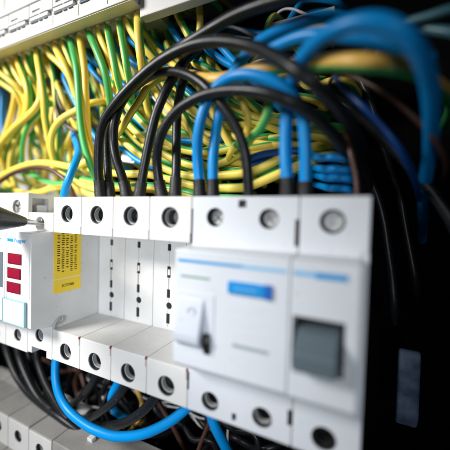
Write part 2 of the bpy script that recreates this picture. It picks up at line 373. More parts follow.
for a in ((-35.95, -33.45, 1.0, 1.55, 62.65, 64.85), (-36.05, -34.65, .7, 1.55, -3.75, -1.45), (-52.5, -52.0, -.15, .6, 50.5, 62), (-52.5, -51.9, -.15, .6, 1.5, 7.4), (-18.6, -17.55, -.15, .6, 52.0, 59.5), (-18.8, -17.55, -.15, .6, .8, 5.2)):
    bm = bmesh.new(); box(bm, *a); ra(link('slot', bm, M['dark'], A))
bm = bmesh.new(); box(bm, -51.2, -30.5, -9.14, -8.9, 45.95, 46.75); ra(link('printed_line', bm, M['bluemark'], A))
bm = bmesh.new(); box(bm, -30.5, -18.6, -9.14, -8.9, 45.9, 46.7); ra(link('printed_line', bm, M['bluepale'], A))
bm = bmesh.new(); box(bm, -49.9, -40.3, -9.14, -8.9, 41.5, 42.0); ra(link('printed_text', bm, M['greenprint'], A))
bm = bmesh.new(); box(bm, -50.1, -48.0, -9.16, -8.9, 41.4, 42.15); ra(link('printed_text', bm, M['greyprint'], A))
bm = bmesh.new(); box(bm, -34.6, -22.1, -9.9, -8.6, 38.6, 42.2, .6, 3); bo = ra(link('test_button', bm, M['bluebtn'], A))
bm = bmesh.new(); box(bm, -24.2, -21.95, -10.0, -8.55, 38.5, 42.3, .4, 3); link('button_end', bm, M['bluedk'], bo)
bm = bmesh.new(); box(bm, -32.6, -26.0, -9.97, -9.8, 40.2, 40.6); link('button_print', bm, M['bluepale'], bo)
bm = bmesh.new()
for z, a, b in ((35.6, -34, -23), (34.4, -34, -25), (31.8, -34, -22.5), (30.4, -34, -27), (28.2, -33, -23)): box(bm, a, b, -9.1, -8.95, z, z + .28)
ra(link('printed_text', bm, M['faint'], A))
bm = bmesh.new(); box(bm, -32.8, -22.6, -9.2, -8.9, 24.0, 24.9); ra(link('viewing_slot', bm, M['greyprint'], A))
# toggle: a wedge-shaped lever on a flat surround, its shadow built as a dark wedge
bm = bmesh.new(); box(bm, -51.3, -38.6, -9.25, -8.8, 19.6, 37.4, .1); ra(link('toggle_surround', bm, M['faint'], A))
bm = bmesh.new(); prism(bm, [(-8.9, 36.0), (-9.6, 35.6), (-12.4, 25.6), (-12.2, 23.6), (-10.6, 22.0), (-8.9, 20.6)], -50.2, -41.8, .5, 3); lv = ra(link('toggle_lever', bm, M['lever'], A))
bm = bmesh.new(); ring(bm, -45.4, 32.2, -11.0, -9.9, 1.3, .95, 24); link('lever_mark', bm, M['faint'], lv)
bm = bmesh.new(); prism(bm, [(-9.2, 26.2), (-10.8, 24.2), (-9.2, 19.8)], -41.7, -39.4, .1, 1); ra(link('toggle_dark_fill', bm, M['dark'], A))
bm = bmesh.new(); cyl(bm, -48.6, 29.4, -11.5, -10.8, .45, n=16); link('lever_dot', bm, M['faint'], lv)
# single breaker with slate toggle
B = empty('circuit_breaker', (-8.75, 0, 0), 'blurred narrow breaker with slate grey toggle at the right end of the row', 'breaker')
def rb(o): o.location = Vector(o.location) - B.location; return o
def cb(c):
    box(c, -1.7, 2, -12, .3, 8.5, 51.5); box(c, -16.6, -4.4, -11, -3.0, 22.4, 35.6)
rb(nosed(B, -17.5, .3, 14.0, 49.6, -9, [(-8.9, 59.2, 3.3), (-8.9, .1, 3.3)], m='cool', cuts=cb))
bm = bmesh.new(); ring(bm, -8.9, 59.2, .35, 8, 3.28, 2.9); rb(link('hole_shade_sleeve', bm, M['dark'], B, smooth=40)); rb(screw(B, -8.8, 2.6, 59.2, .6, .95)); rb(sleeve(B, -8.9, .1, 2.0, 12.5, 2.9, 2.5, 'dark')); rb(screw(B, -8.9, 9.6, .1, .2, .85))  # dark rings paint the shade inside both screw holes
bm = bmesh.new(); box(bm, -16.9, -11.5, -9.14, -8.9, 45.7, 46.8); rb(link('printed_line', bm, M['bluepale'], B))
bm = bmesh.new(); box(bm, -11.5, -4.2, -9.16, -8.9, 45.4, 46.9); rb(link('printed_line', bm, M['bluemark'], B))
bm = bmesh.new(); box(bm, -16.55, -4.45, -3.6, -3.1, 22.5, 35.5); rb(link('toggle_dark_fill', bm, M['dark'], B))
bm = bmesh.new(); prism(bm, [(-3.6, 33.0), (-8.4, 32.6), (-10.6, 31.6), (-15.0, 28.6), (-14.4, 24.2), (-11.6, 23.3), (-3.6, 22.8)], -15.4, -5.6, .5, 3); rb(link('toggle_lever', bm, M['slate'], B))
# ------------------------------------------------------------------ lower row
lower = [(-208.0, 'far left device of the lower row, barely in the photo'), (-190.5, 'lower row device left of the one cut by the photo edge'), (-173.0, 'lower row device cut off by the left edge of the photo'),
         (-155.5, 'lower row device with a whole round screw hole, left of the dark gap'), (-138.0, 'lower row device with a screw hole and small square notch')]
def make_low():
    root = empty('terminal_module', (0, 0, 0))
    prof = [(5, -95), (5, -84), (-4, -84), (-4, -64.5), (5, -64.2), (5, -47.7), (21, -47.2), (26, -45.2), (28, -45.2), (28, -95)]
    bm = bmesh.new(); prism(bm, prof, -8.6, 8.6, .35, 2); c = bmesh.new(); cyl(c, 0, -55.4, 2, 18, 3.0)
    link('housing', cut(bm, c), M['warm'], root)  # whitish housing toned grey, the shade on its top put into the colour
    bm = bmesh.new(); box(bm, -8.55, 8.55, 4.8, 5.4, -64.0, -48.3, .2); c = bmesh.new(); cyl(c, 0, -55.4, 2, 13, 3.0)
    link('front_plate', cut(bm, c), M['white'], root)
    sleeve(root, 0, -55.4, 6.6, 17.5, 2.6, 2.25, front=5.3); screw(root, 0, 14, -55.4, .5, .85)
    return root
lb = make_low()
for k, (x, lab) in enumerate(lower):
    o = lb if k == 0 else copy_tree(lb)
    o.location = Vector((x, 0, 0 if k < 4 else -.5)) * S; tag(o, lab, 'terminal module', 'devices of the lower row')
Wd = empty('wide_terminal_module', (-95, 0, 0), 'grey wide device of the lower row under the blue loop, small white clip on top', 'terminal module')
bm = bmesh.new(); prism(bm, [(5, -95), (5, -48.2), (24, -47.8), (24, -95)], -129.1, -60, .4, 2); c = bmesh.new()
cyl(c, -120.4, -55.6, 2, 13, 3.0); box(c, -112, -109.5, 3, 8, -55, -51.0)
o = link('housing', cut(bm, c), M['warm'], Wd); o.location -= Wd.location  # same grey tone carries the lower row's shade
bm = bmesh.new(); prism(bm, [(12.4, -48.2), (12.0, -46.4), (14.6, -46.1), (15.0, -48.2)], -114.6, -111.4, .25, 2); o = link('clip', bm, M['white'], Wd); o.location -= Wd.location
# ------------------------------------------------------------------ upper terminal strip
TS = empty('terminal_strip', (-170, 8, 145), 'white slotted terminal strip feeding the yellow and green wires, top left', 'terminal strip')
def rt(o): o.location = Vector(o.location) - TS.location; return o
bm = bmesh.new(); prism(bm, [(8, 145.6), (8, 152.0), (9.0, 152.0), (9.0, 154.4), (7.6, 154.6), (7.6, 161.2), (9.2, 161.6), (9.2, 176), (4, 178), (4, 200), (45, 200), (45, 150), (20, 149), (16.5, 147.6), (15, 146.9)], -330, -88.4, .35, 2)
c = bmesh.new(); rr = random.Random(5)
for k in range(14):
    x = -102 - 17.5 * k + 1.0
    box(c, x - .3, x + .3, 3, 8.5, 146.8, 180)
    box(c, x + 2.2, x + 8.2, 3, 9.4, 156.3, 157.3); box(c, x + 10.5, x + 14.2, 3, 9.4, 166.3, 171.3)
rt(link('housing', cut(bm, c), M['white'], TS))
bm = bmesh.new()
for k in range(14):
    x = -102 - 17.5 * k
    box(bm, x + 1.8, x + 15.6, 7.3, 8.9, 152.3, 154.0, .25)
for k in range(14):
    x = -102 - 17.5 * k
    for a, b, z in ((2.2, 7.5, 151.5), (8.8, 11.0, 151.4), (12.2, 14.8, 151.5), (1.8, 8.0, 154.35), (9.5, 15.4, 154.35)):
        box(bm, x + a, x + b, 7.3, 8.95, z - .2, z + .2, mi=1)
rt(link('marker_rail', bm, [M['white'], M['slate']], TS))
bm = bmesh.new(); box(bm, -330, -88.6, 7.2, 8.2, 160.6, 161.2); rt(link('seam_line', bm, M['warm'], TS))
bm = bmesh.new(); prism(bm, [(8.6, 145.4), (15.2, 146.7), (15.2, 147.0), (8.6, 145.9)], -330, -88.5); rt(link('lip', bm, M['cream'], TS))
bm = bmesh.new()
for k in range(26):
    x = -92 - 6.1 * k; box(bm, x - .8, x + .8, 15.6, 18.5, 145.6 + rr.random() * .8, 149, .3)
rt(link('wire_divider', bm, M['cream'], TS))
bm = bmesh.new(); prism(bm, [(13, 141.2), (13, 160), (17, 160), (17, 141.0)], -88.2, -53.5, .4, 2)
tag(link('cable_duct', bm, M['white'], origin=(-70, 15, 141)), 'short white duct end right of the terminal strip', 'cable duct')
bm = bmesh.new(); prism(bm, [(38, 132.4), (38, 142), (42, 142), (42, 132.4)], -40, -14, .4, 2)
tag(link('cable_duct', bm, M['warm'], origin=(-30, 40, 140)), 'pale duct corner glimpsed between the black and blue arcs', 'cable duct')
# ------------------------------------------------------------------ screwdriver
p0 = Vector((-132.0, 3.5, 53.9)); p1 = Vector((-131.6, -6.2, 55.0)); dr = (p1 - p0).normalized()
SD = empty('screwdriver', p0, 'black handled screwdriver with its steel tip in a relay terminal', 'screwdriver')
def rs(o): o.location = Vector(o.location) - SD.location; return o
bm = bmesh.new(); tube(bm, [p0 + dr * (i * .8) for i in range(16)], lambda t: 1.05 + .25 * t, 16); rs(link('shaft', bm, M['steel'], SD, smooth=50))
bm = bmesh.new(); box(bm, p0.x - .3, p0.x + .3, p0.y - 2.6, p0.y + 1.5, p0.z - 2.1, p0.z + 2.1, .15); rs(link('tip', bm, M['steel'], SD))
pa = p1 + dr * .2; bm = bmesh.new()
hp = [pa + dr * (i * 1.0) for i in range(90)]
def hr(t):
    L = t * 89
    return 1.8 + min(L, 1) * .35 + min(max(L - 1, 0), 12) / 12 * 3.4 + min(max(L - 13, 0), 25) / 25 * 3.0 - max(0, L - 80) * .25
tube(bm, hp, hr, 24); rs(link('handle', bm, M['handle'], SD, smooth=50))
# ------------------------------------------------------------------ black supply wires at the top
BK = 'black'
def bw(label, pts, d=4.5, col=8.4, **k): return wire('supply_wire', label, pts, d, BK, 'black supply wires above the modules', collar=col, **k)
bw('black wire from the first collar rising into the long middle arc', [(101, 199, 8), (100, 188, 8), (98.5, 172, 7), (98.5, 155, 6), (100, 136, 5), (105, 119, 4), (121, 97, 3), (146, 72, 3), (170, 55, 2), (195, 44.5, 1), (220, 41.5, -1), (250, 46, -4), (275, 57, -8), (302, 75, -11), (330, 98, -6), (352, 128, 10), (364, 160, 34), (368, 195, 50), (360, 235, 68), (340, 280, 86)], 4.7)
bw('black wire from the second collar swinging over the top right', [(127, 199, 8), (125, 186, 8), (120, 170, 7.5), (115.5, 156, 7), (113.5, 140, 7), (114, 124, 6), (120, 105, 7), (132, 87, 8), (150, 68, 8), (172, 52, 8), (195, 38.5, 7), (216, 26, 6), (236, 15, 4), (262, 5, 2), (295, -4, 0), (340, -12, -2)], 4.7)
bw('thin black wire behind the first two, bending into the low arc', [(110, 199, 11), (110, 190, 11), (108, 172, 12), (107, 145, 12), (110, 122, 11), (121, 102, 10), (136, 86, 10), (152, 75.5, 8), (170, 71.5, 6), (188, 75, 4), (204, 85, 3), (221, 104, 3), (234, 122, 4), (243, 144, 5), (247, 165, 6), (249, 199, 8)], 4.3, 7.0)
bw('upright black wire with a glossy edge leaning right from the third collar', [(139, 199, 8), (141, 186, 8), (145, 163, 8), (149.5, 140, 8), (156, 114, 8), (163, 97, 8), (172, 79, 10), (184, 62, 14), (200, 46, 22), (215, 34, 30)], 4.6)
bw('black wire from the fourth collar bending right into the front arc', [(163, 199, 8), (160, 186, 8), (157, 165, 7), (158, 145, 5), (164, 128, 4), (175, 113, 3), (188, 103, 2), (205, 95, 1), (229, 90.5, -1), (261, 92, -3), (285, 99, -3), (306, 110, 0), (328, 129, 6), (348, 155, 18), (360, 182, 32), (364, 205, 46), (356, 245, 66), (335, 290, 86)], 4.6)
bw('straight black wire from the fifth collar behind the arcs', [(175, 199, 9), (175.5, 186, 9), (176.5, 163, 10), (176.5, 134, 12), (178, 105, 14), (184, 78, 18), (196, 56, 24), (212, 30, 34)], 4.5)
# ------------------------------------------------------------------ blue wires on top
def blw(label, pts, d=4.4, m='blue', **k): return wire('neutral_wire', label, pts, d, m, 'blue neutral wires', **k)
blw('light blue wire bending in from behind into the first module beside the sticker', [(63, 200, 8), (64.5, 192, 8), (68.5, 180, 8), (73.5, 167, 10), (78, 155.5, 14), (77.5, 146, 22), (73, 133, 32), (66, 115, 42)], 4.0)
blw('left upright blue wire that loops into the low blue arc', [(200, 200, 8), (199.5, 184, 8), (197.5, 160, 7), (198, 136, 5), (202, 115, 4), (208, 100, 4), (219, 84.5, 3), (233, 76.5, 1), (250, 74.5, 0), (268, 79.5, 0), (284, 87, 1), (296, 99, 3), (303, 118, 5), (305.5, 148, 6), (305.5, 172, 7), (305, 200, 8)], 4.3, collar=7.6, collar_r=2.65)
bm = bmesh.new(); ua = [o for o in COL.objects if o.get('label', '').startswith('left upright blue')][0]
tube(bm, spline([P(305, 200, 8), P(305, 190, 8), P(305.3, 181, 7.6)]), 2.28, 20); cl_ = link('collar', bm, M['collar'], ua, ua.location / S, smooth=50); cl_.location = (0, 0, 0)
blw('second upright blue wire climbing behind the black arc to the upper right', [(213, 200, 9), (213, 184, 9), (213, 160, 9), (215.5, 136, 9), (219, 114, 7), (224, 96, 9), (233, 73, 9), (243, 58.5, 9), (259, 42, 9), (279, 31, 9), (299, 23, 9), (318, 17, 10), (337, 17, 13), (358, 25, 20), (380, 40, 34)], 4.3, collar=7.6, collar_r=2.65)
blw('thick blurred blue wire making the big arc over the right side', [(287, 200, 8), (287.5, 184, 7), (286, 165, 7), (285.5, 140, 7), (287, 112, 6), (291, 88, 3), (299, 64, -2), (313, 45, -7), (332, 31, -11), (352, 23.5, -13), (372, 20.5, -14), (393, 25, -14), (412, 41, -12), (424, 63, -8), (430, 88, -2), (431.5, 118, 6), (430, 152, 18), (424, 190, 36), (423, 222, 62), (422, 240, 91)], 4.5, collar=7.6, collar_r=2.65)
blw('dark blue wire level behind the big blue arc', [(270, 50, 6), (300, 37, 2), (330, 35.5, 0), (360, 38, -2), (395, 46, 0), (430, 60, 6)], 4.2, m='blue')
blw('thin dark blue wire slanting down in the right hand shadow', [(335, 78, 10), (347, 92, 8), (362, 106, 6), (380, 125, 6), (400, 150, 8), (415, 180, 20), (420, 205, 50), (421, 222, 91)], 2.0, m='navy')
for k, (y, xa, xb) in enumerate(((157.5, 320, 348), (169.5, 324, 351), (178, 328, 351), (188.5, 331, 350))):
    blw('short blue wire end above the narrow breaker, %s of four' % ('topmost', 'second', 'third', 'lowest')[k], [(xa - 16, y - 4, 34), (xa, y, 20), ((xa + xb) / 2, y - .5, 17), (xb, y + 1.5, 18), (xb + 5, y + 4, 28)], 3.0 if k < 3 else 2.6)
wire('brown_wire', 'brown wire upright at the end of the four short blue wires', [(350, 150, 12), (353, 163, 12), (356.5, 178, 12), (357, 200, 12)], 1.9, 'brown', 'brown wires')
wire('brown_wire', 'dark red wire arching in the shadow under the orange wire', [(345, 75, 14), (365, 82, 10), (390, 97, 8), (415, 118, 8), (435, 140, 10)], 1.6, 'brown', 'brown wires')
wire('earth_wire', 'orange yellow wire with green underside crossing behind the big blue arc', [(150, 58, 40), (172, 68, 28), (192, 76, 14), (212, 80, 6), (235, 77, 6), (262, 69, 5), (290, 66, 3), (312, 64, 0), (335, 62, -4), (365, 63, -7), (395, 66, -2), (420, 74, 7), (450, 96, 24)], 5.6, ('orange', 'green'), 'earth wires', stripe=.40, roll=-.95, head=False)
wire('teal_wire', 'dim turquoise wire crossing the top right corner', [(400, 24, 10), (425, 18, 8), (455, 8, 6)], 2.6, 'teal')
wire('teal_wire', 'dim teal wire below the turquoise one at the right edge', [(415, 26, 12), (435, 31, 10), (456, 33, 8)], 3.0, 'teal')
# ------------------------------------------------------------------ earth wires dropping from the strip
def ew(label, pts, d=4.3, roll=0.0, tw=0.0, stripe=.45, name='earth_wire', grp='yellow and green earth wires below the strip', head=True): return wire(name, label, pts, d, YG, grp, stripe=stripe, roll=roll, twist=tw, head=head)
def drop(x, pts): # starts inside the strip's underside
    y = 58.7 - .3636 * x
    return [(x, y - 6, 19), (x, y + 3, 19)] + pts
G = math.pi
ord_ = ['first', 'second', 'third', 'fourth', 'fifth', 'sixth', 'seventh', 'eighth', 'ninth', 'tenth', 'eleventh', 'twelfth', 'thirteenth', 'fourteenth', 'fifteenth', 'sixteenth', 'seventeenth']
drops = [
    (3, [(8, 73, 19), (15, 85, 21), (24, 98, 24), (28, 118, 28), (20, 148, 34), (10, 178, 38), (6, 200, 40)], .5, 4.3),
    (11, [(15, 72, 20), (24, 88, 22), (26, 108, 25), (20, 131, 30), (12, 158, 34), (14, 188, 40)], -.5, 4.3),
    (17, [(20, 68, 18), (27, 86, 17), (28.5, 104, 19), (21, 124, 23), (8, 143, 29), (4, 165, 34), (8, 196, 38)], .4, 4.6),
    (25, [(28, 66, 20), (35, 82, 23), (40, 100, 29), (36, 125, 35), (30, 150, 40), (36, 185, 44)], 1.0, 4.2),
    (30, [(31, 64, 22), (32, 84, 26), (36, 105, 32), (41, 135, 38), (48, 165, 42)], 1.9, 4.1),
    (37, [(38, 60, 17), (41, 78, 16), (44, 98, 17), (45.5, 120, 20), (50, 145, 25), (55, 166, 32), (60, 195, 40)], .2, 4.6),
    (46, [(50, 55, 19), (59, 63, 20), (68, 74, 22), (74, 90, 26), (79, 110, 31), (84, 140, 38)], .3, 4.3),
    (54, [(58, 53, 17), (65, 66, 17), (72, 82, 19), (78, 98, 23), (80, 120, 30), (82, 150, 36)], -.2, 4.4),
    (62.5, [(66, 50, 18), (71, 62, 19), (76, 78, 22), (82, 98, 27), (90, 125, 34)], 1.2, 4.0),
    (70, [(73, 50, 16), (77, 68, 15), (79, 92, 15), (80.5, 118, 16), (84, 142, 17), (89, 160, 18), (96, 178, 20), (104, 194, 22)], G * .88, 4.6),
    (79, [(81.5, 48, 17), (84.5, 68, 17), (85.5, 92, 17), (87, 118, 19), (89, 140, 21), (95, 160, 23), (103, 178, 26), (112, 196, 28)], -.9, 4.2),
    (88, [(93, 42, 16), (99, 56, 16), (105, 72, 17), (109, 92, 20), (112, 112, 25), (120, 140, 33)], G * .8, 4.4),
    (98, [(101, 38, 18), (107, 52, 19), (113, 68, 22), (117, 88, 28), (120, 112, 34)], .3, 4.1),
    (107, [(109, 36, 17), (112, 52, 17), (116, 72, 18), (121, 92, 22), (130, 112, 28), (142, 138, 34)], 1.9, 4.3),
    (118.5, [(121, 32, 17), (124, 50, 17), (127, 68, 18), (130, 84, 22), (134, 110, 30)], 1.9, 4.2),
    (126, [(131, 30, 19), (139, 42, 20), (150, 54, 22), (162, 66, 27), (178, 80, 34)], 1.2, 4.6),
    (138, [(138.5, 28, 14), (139.5, 45, 14), (142, 64, 16), (145, 84, 22), (148, 108, 28), (156, 130, 34)], .1, 4.9)]
for k, (x, pts, roll, d) in enumerate(drops):
    look = 'mostly green' if abs(roll) > 2.2 else ('half green half yellow' if abs(roll) > .85 else 'yellow with a green edge')
    ew('%s earth wire from the left leaving the terminal strip, %s' % (ord_[k], look), drop(x, pts), d, roll + (.5 if abs(roll) < .6 else 0), head=False)
ew('green and yellow wire leaving the short duct end', [(174, 6, 24), (179, 18, 24), (187, 33, 24), (195, 48, 27), (206, 64, 32)], 4.0, 1.7)
ew('yellow wire upright right of the short duct end', [(199, 0, 24), (200, 12, 24), (200, 28, 24), (198, 44, 27), (194, 60, 32)], 3.8, .2)
ew('olive yellow wire behind the short duct end', [(150, 12, 30), (153, 28, 32), (157, 44, 34), (165, 64, 36)], 3.8, 1.5)
ew('dull green wire deep between the duct end and black arc', [(166, 20, 36), (168, 36, 36), (174, 54, 36), (184, 74, 38)], 3.8, 2.1)
wire('brown_wire', 'brown wire dropping beside the duct end', [(172, 14, 34), (174, 30, 34), (180, 44, 34), (190, 60, 38)], 3.2, 'brown', 'brown wires')
# crossing wires at left
ew('long yellow wire lying level above the relays', [(-8, 184, 22), (6, 174, 22), (22, 166.5, 22), (40, 163, 22), (58, 164.5, 22), (72, 167, 22), (84, 163, 23), (96, 156, 25), (112, 146, 30)], 4.6, .15)
ew('yellow wire sweeping up from the left edge to the sixth strip wire', [(-6, 152, 24), (2, 142, 23), (14, 128, 21), (26, 118, 20), (36, 108, 20), (41, 97, 21), (41, 80, 24)], 4.5, .1)
ew('yellow wire forking from the right into a drop near the brown wire', [(88, 104, 22), (76, 111, 21), (63, 118, 20), (54, 129, 20), (51, 143, 21), (54, 158, 25), (62, 176, 32)], 4.3, .2)
ew('green wire curving down through the left bundle', [(46, 106, 24), (38, 114, 23), (29, 125, 23), (24, 139, 24), (22.5, 155, 26), (24, 175, 32)], 4.0, 2.9)
ew('yellow wire hanging down the left edge', [(12, 80, 24), (15, 95, 25), (12, 112, 26), (6, 132, 26), (0, 150, 27), (4, 168, 30)], 4.2, -.3)
ew('yellow wire upright low in the left bundle', [(20, 118, 30), (18, 134, 29), (12, 152, 29), (10, 168, 30), (16, 188, 32), (22, 202, 34)], 4.3, .3)
ew('green wire running flat under the level yellow wire', [(18, 168, 28), (30, 174, 27), (44, 181, 26), (58, 184, 26), (74, 182, 28)], 3.8, 2.4)
ew('yellow loop resting on the relay tops at left', [(2, 176, 32), (10, 186, 31), (24, 193, 30), (40, 192, 28), (52, 188, 28), (66, 187, 30), (80, 192, 34)], 4.2, .2)
ew('yellow and green wire low behind the blue wire, upper one', [(60, 172, 26), (70, 178, 25), (84, 185, 24), (98, 189, 24), (116, 188, 26)], 4.2, 1.0)
ew('yellow and green wire low behind the blue wire, lower one', [(70, 182, 26), (80, 189, 25), (92, 195, 25), (108, 197, 25)], 4.2, .9)
ew('orange tinted yellow wire slanting at the far left top', [(-6, 69, 15), (4, 76, 16), (14, 84, 18), (24, 92, 22), (32, 104, 28)], 4.2, .1)
ew('second slanting yellow wire at the far left top', [(-6, 78, 18), (6, 86, 19), (16, 94, 21), (22, 106, 25), (20, 124, 30)], 4.2, .9)
wire('brown_wire', 'brown wire arching over the relays at the lower left', [(-6, 187, 18), (4, 179, 18), (15, 172.5, 18), (34, 167.5, 18), (50, 169.5, 18), (61, 176, 18), (69, 184, 19), (76, 199, 22)], 2.7, 'brown', 'brown wires')
wire('brown_wire', 'brown wire bending right beside the strip blue wires', [(61, 60, 30), (58, 74, 29), (55, 90, 28), (56, 106, 27), (61, 120, 27), (70, 128, 28), (82, 134, 30), (100, 142, 34)], 2.5, 'brown', 'brown wires')
wire('brown_wire', 'brown wire hanging straight in front of the white panel', [(47, 96, 34), (52, 112, 33), (57, 126, 32), (58, 142, 32), (60, 160, 34), (64, 178, 38)], 2.6, 'brown', 'brown wires')
wire('brown_wire', 'brown wire end crossing near the first black collar', [(58, 88, 26), (60, 104, 26), (68, 114, 27), (80, 120, 29), (100, 128, 32)], 2.3, 'brown', 'brown wires')
blw('blue wire dropping under the eighth strip wire', [(46, 52, 32), (50, 70, 32), (56, 86, 32), (61, 104, 33), (66, 124, 34), (73, 142, 36), (80, 165, 40)], 4.0)
blw('blue wire beside the brown one under the strip', [(51, 50, 34), (57, 68, 34), (64, 86, 35), (72, 102, 36), (80, 122, 38), (92, 150, 42)], 4.0)
blw('blue wire at the far left edge', [(2, 72, 34), (3, 95, 34), (2.5, 120, 34), (5, 140, 34), (10, 165, 36)], 4.2)
blw('deep blue wire between the tenth and twelfth strip wires', [(88, 44, 32), (93, 62, 32), (97, 80, 33), (100, 100, 34), (104, 125, 36)], 3.6, m='navy')
# bundle crossing behind the black collars
ew('yellow wire crossing down left behind the first arc', [(150, 84, 14), (140, 100, 15), (129, 116, 16), (121, 130, 18), (112, 142, 22)], 4.0, .3)
ew('striped wire slanting down right, upper one behind the black wires', [(112, 84, 24), (122, 98, 23), (134, 112, 23), (145, 124, 23), (160, 136, 24), (178, 148, 25), (196, 152, 26), (224, 150, 26), (243, 143, 27), (262, 138, 30)], 4.4, 1.1, .006)
ew('striped wire slanting down right, middle one behind the black wires', [(108, 98, 26), (120, 114, 25), (132, 128, 25), (144, 139, 25), (158, 150, 25), (176, 160, 25), (196, 166, 25), (222, 163, 25), (242, 152, 26), (270, 146, 28)], 4.4, .5, .008)
ew('striped wire slanting down right, lower one behind the black wires', [(104, 112, 26), (114, 130, 25), (124, 141, 24), (138, 153, 24), (156, 164, 24), (176, 173, 24), (200, 177, 24), (226, 175, 24), (246, 173, 24), (262, 168, 24), (286, 156, 25), (310, 148, 28)], 4.6, 1.3, -.004)
ew('striped wire lying level just above the module tops', [(86, 168, 27), (104, 172, 25), (124, 174, 24), (146, 174, 24), (172, 180, 23), (200, 187, 22), (226, 188, 22), (246, 187, 22), (262, 181, 22), (285, 171, 23), (312, 160, 26)], 4.6, .6, .004)
ew('lowest striped wire skimming the module tops', [(84, 180, 25), (104, 184, 23), (126, 187, 22), (150, 186, 22), (176, 190, 22), (206, 197, 22), (240, 199, 22)], 4.4, 1.5, .006)
ew('yellow wire curving down past the second blue wire', [(228, 88, 10), (240, 98, 10), (247, 112, 10), (248.5, 126, 11), (244, 138, 14), (232, 150, 18)], 3.2, .2)
ew('bright green wire looping beside the arc above the wide breaker', [(269, 92, 4), (270, 104, 4), (266, 119, 5), (259, 131, 7), (250, 138, 10), (238, 144, 15)], 3.6, 2.5)
ew('yellow green wire crossing under the arcs toward the first blue wire', [(150, 44, 34), (172, 64, 24), (196, 84, 22), (206, 100, 22), (222, 130, 24), (236, 156, 28)], 3.8, .8)
ew('green wire slanting between the black arcs', [(190, 62, 22), (205, 68, 20), (222, 78, 20), (238, 90, 22), (256, 108, 28)], 4.0, 2.0)
ew('striped wire at the left of the first blue upright', [(170, 96, 20), (182, 112, 19), (190, 126, 19), (197, 148, 20), (204, 176, 22)], 3.8, 1.5)
blw('blue wire lying level behind the collars', [(150, 132, 30), (176, 140, 28), (200, 141, 28), (232, 138, 30)], 3.6, m='blue')
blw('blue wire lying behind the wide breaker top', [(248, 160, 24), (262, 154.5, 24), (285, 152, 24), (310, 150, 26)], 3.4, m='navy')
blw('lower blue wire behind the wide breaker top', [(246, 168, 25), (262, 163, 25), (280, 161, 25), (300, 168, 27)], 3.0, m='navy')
blw('blue wire low between the second and third collars', [(104, 150, 28), (122, 148, 28), (134, 158, 28), (150, 166, 28), (170, 170, 30)], 3.2)
wire('pale_wire', 'thin pale pink wire slanting behind the third collar wire', [(128, 64, 28), (144, 84, 26), (154, 98, 26), (166, 112, 27), (184, 124, 30)], 1.7, 'pale', 'pale wires deep in the bundle')
wire('pale_wire', 'second thin pale wire behind the third collar wire', [(146, 66, 30), (158, 86, 29), (170, 104, 29), (182, 118, 30), (198, 130, 32)], 1.5, 'pale', 'pale wires deep in the bundle')
bm = bmesh.new(); box(bm, -4, 4, -2, 2, -2.2, 2.2, .5, 2); box(bm, -2.6, 2.6, -2.6, -1.8, -.9, 1.1, .2, 2)
c = P(130, 159, 32); o = link('connector', bm, M['sheet']); o.location = c * S; o.rotation_euler = (0, .15, .2); tag(o, 'small white connector glimpsed between the second and third black wires', 'connector')
# second layer and deep filler, each named by its place from left to right
ORD = ord_ + ['eighteenth', 'nineteenth', 'twentieth'] + ['%s%s' % (t, u) for t in ('twenty-', 'thirty-', 'forty-') for u in ('first', 'second', 'third', 'fourth', 'fifth', 'sixth', 'seventh', 'eighth', 'ninth', 'tenth')]
def many(specs, where, group):
    """specs: (points, diameter, material, colour word, striped, roll)"""
    by = {}
    for sp in specs: by.setdefault(sp[3], []).append(sp)
    for nm, L in by.items():
        L.sort(key=lambda q: sum(p[0] for p in q[0]) / len(q[0]))
        for k, (pts, d, mk, _, st, roll) in enumerate(L):
            wire('deep_wire', '%s from the left of the %s wires %s' % (ORD[k], nm, where), pts, d, mk, '%s wires %s' % (nm, group), stripe=st, roll=roll, twist=rr.uniform(-.012, .012) if st else 0)
rr = random.Random(11); sp = []
for k in range(26):                          # second layer: runs down from the strip and bends level to the right
    x = 92 + k * 4.4 + rr.uniform(-3, 3); y = max(30, 62 - .12 * (x - 90)) + rr.uniform(-12, 26); a = rr.uniform(.95, 1.25); Y = rr.uniform(27, 38); L = rr.uniform(100, 175)
    pts = []
    for i in range(9):
        pts.append((x, min(y, 196), Y + rr.uniform(-1, 1))); x += math.cos(a) * L / 8; y += math.sin(a) * L / 8; a -= rr.uniform(.06, .22)
    sp.append((pts, rr.uniform(3.6, 4.3), YG, 'striped', rr.uniform(.42, .55), rr.uniform(-3.14, 3.14)))
for k in range(9):                          # level runs low behind the collars, rising to the right
    x = rr.uniform(95, 235); y = rr.uniform(132, 190); a = rr.uniform(-.35, .25); pts = []; Y = rr.uniform(27, 36)
    for i in range(6): pts.append((x, min(y, 198), Y)); x += math.cos(a) * 12; y += math.sin(a) * 12; a -= rr.uniform(0, .14)
    sp.append((pts, rr.uniform(3.6, 4.2), YG, 'yellow-green', rr.uniform(.42, .55), rr.uniform(-3.14, 3.14)))
for k in range(16):                          # behind the drops at the left
    x = 2 + k * 8.2 + rr.uniform(-2, 2); y = 58.7 - .3636 * x - 6; a = rr.uniform(.9, 1.7); Y = rr.uniform(24, 30); pts = []
    for i in range(8): pts.append((x, min(y, 196), Y + i * rr.uniform(.6, 1.6))); x += math.cos(a) * 19; y += math.sin(a) * 19; a += rr.uniform(-.14, .2)
    sp.append((pts, rr.uniform(3.8, 4.3), YG, 'yellow', rr.uniform(.38, .5), rr.uniform(-1.9, 1.9)))
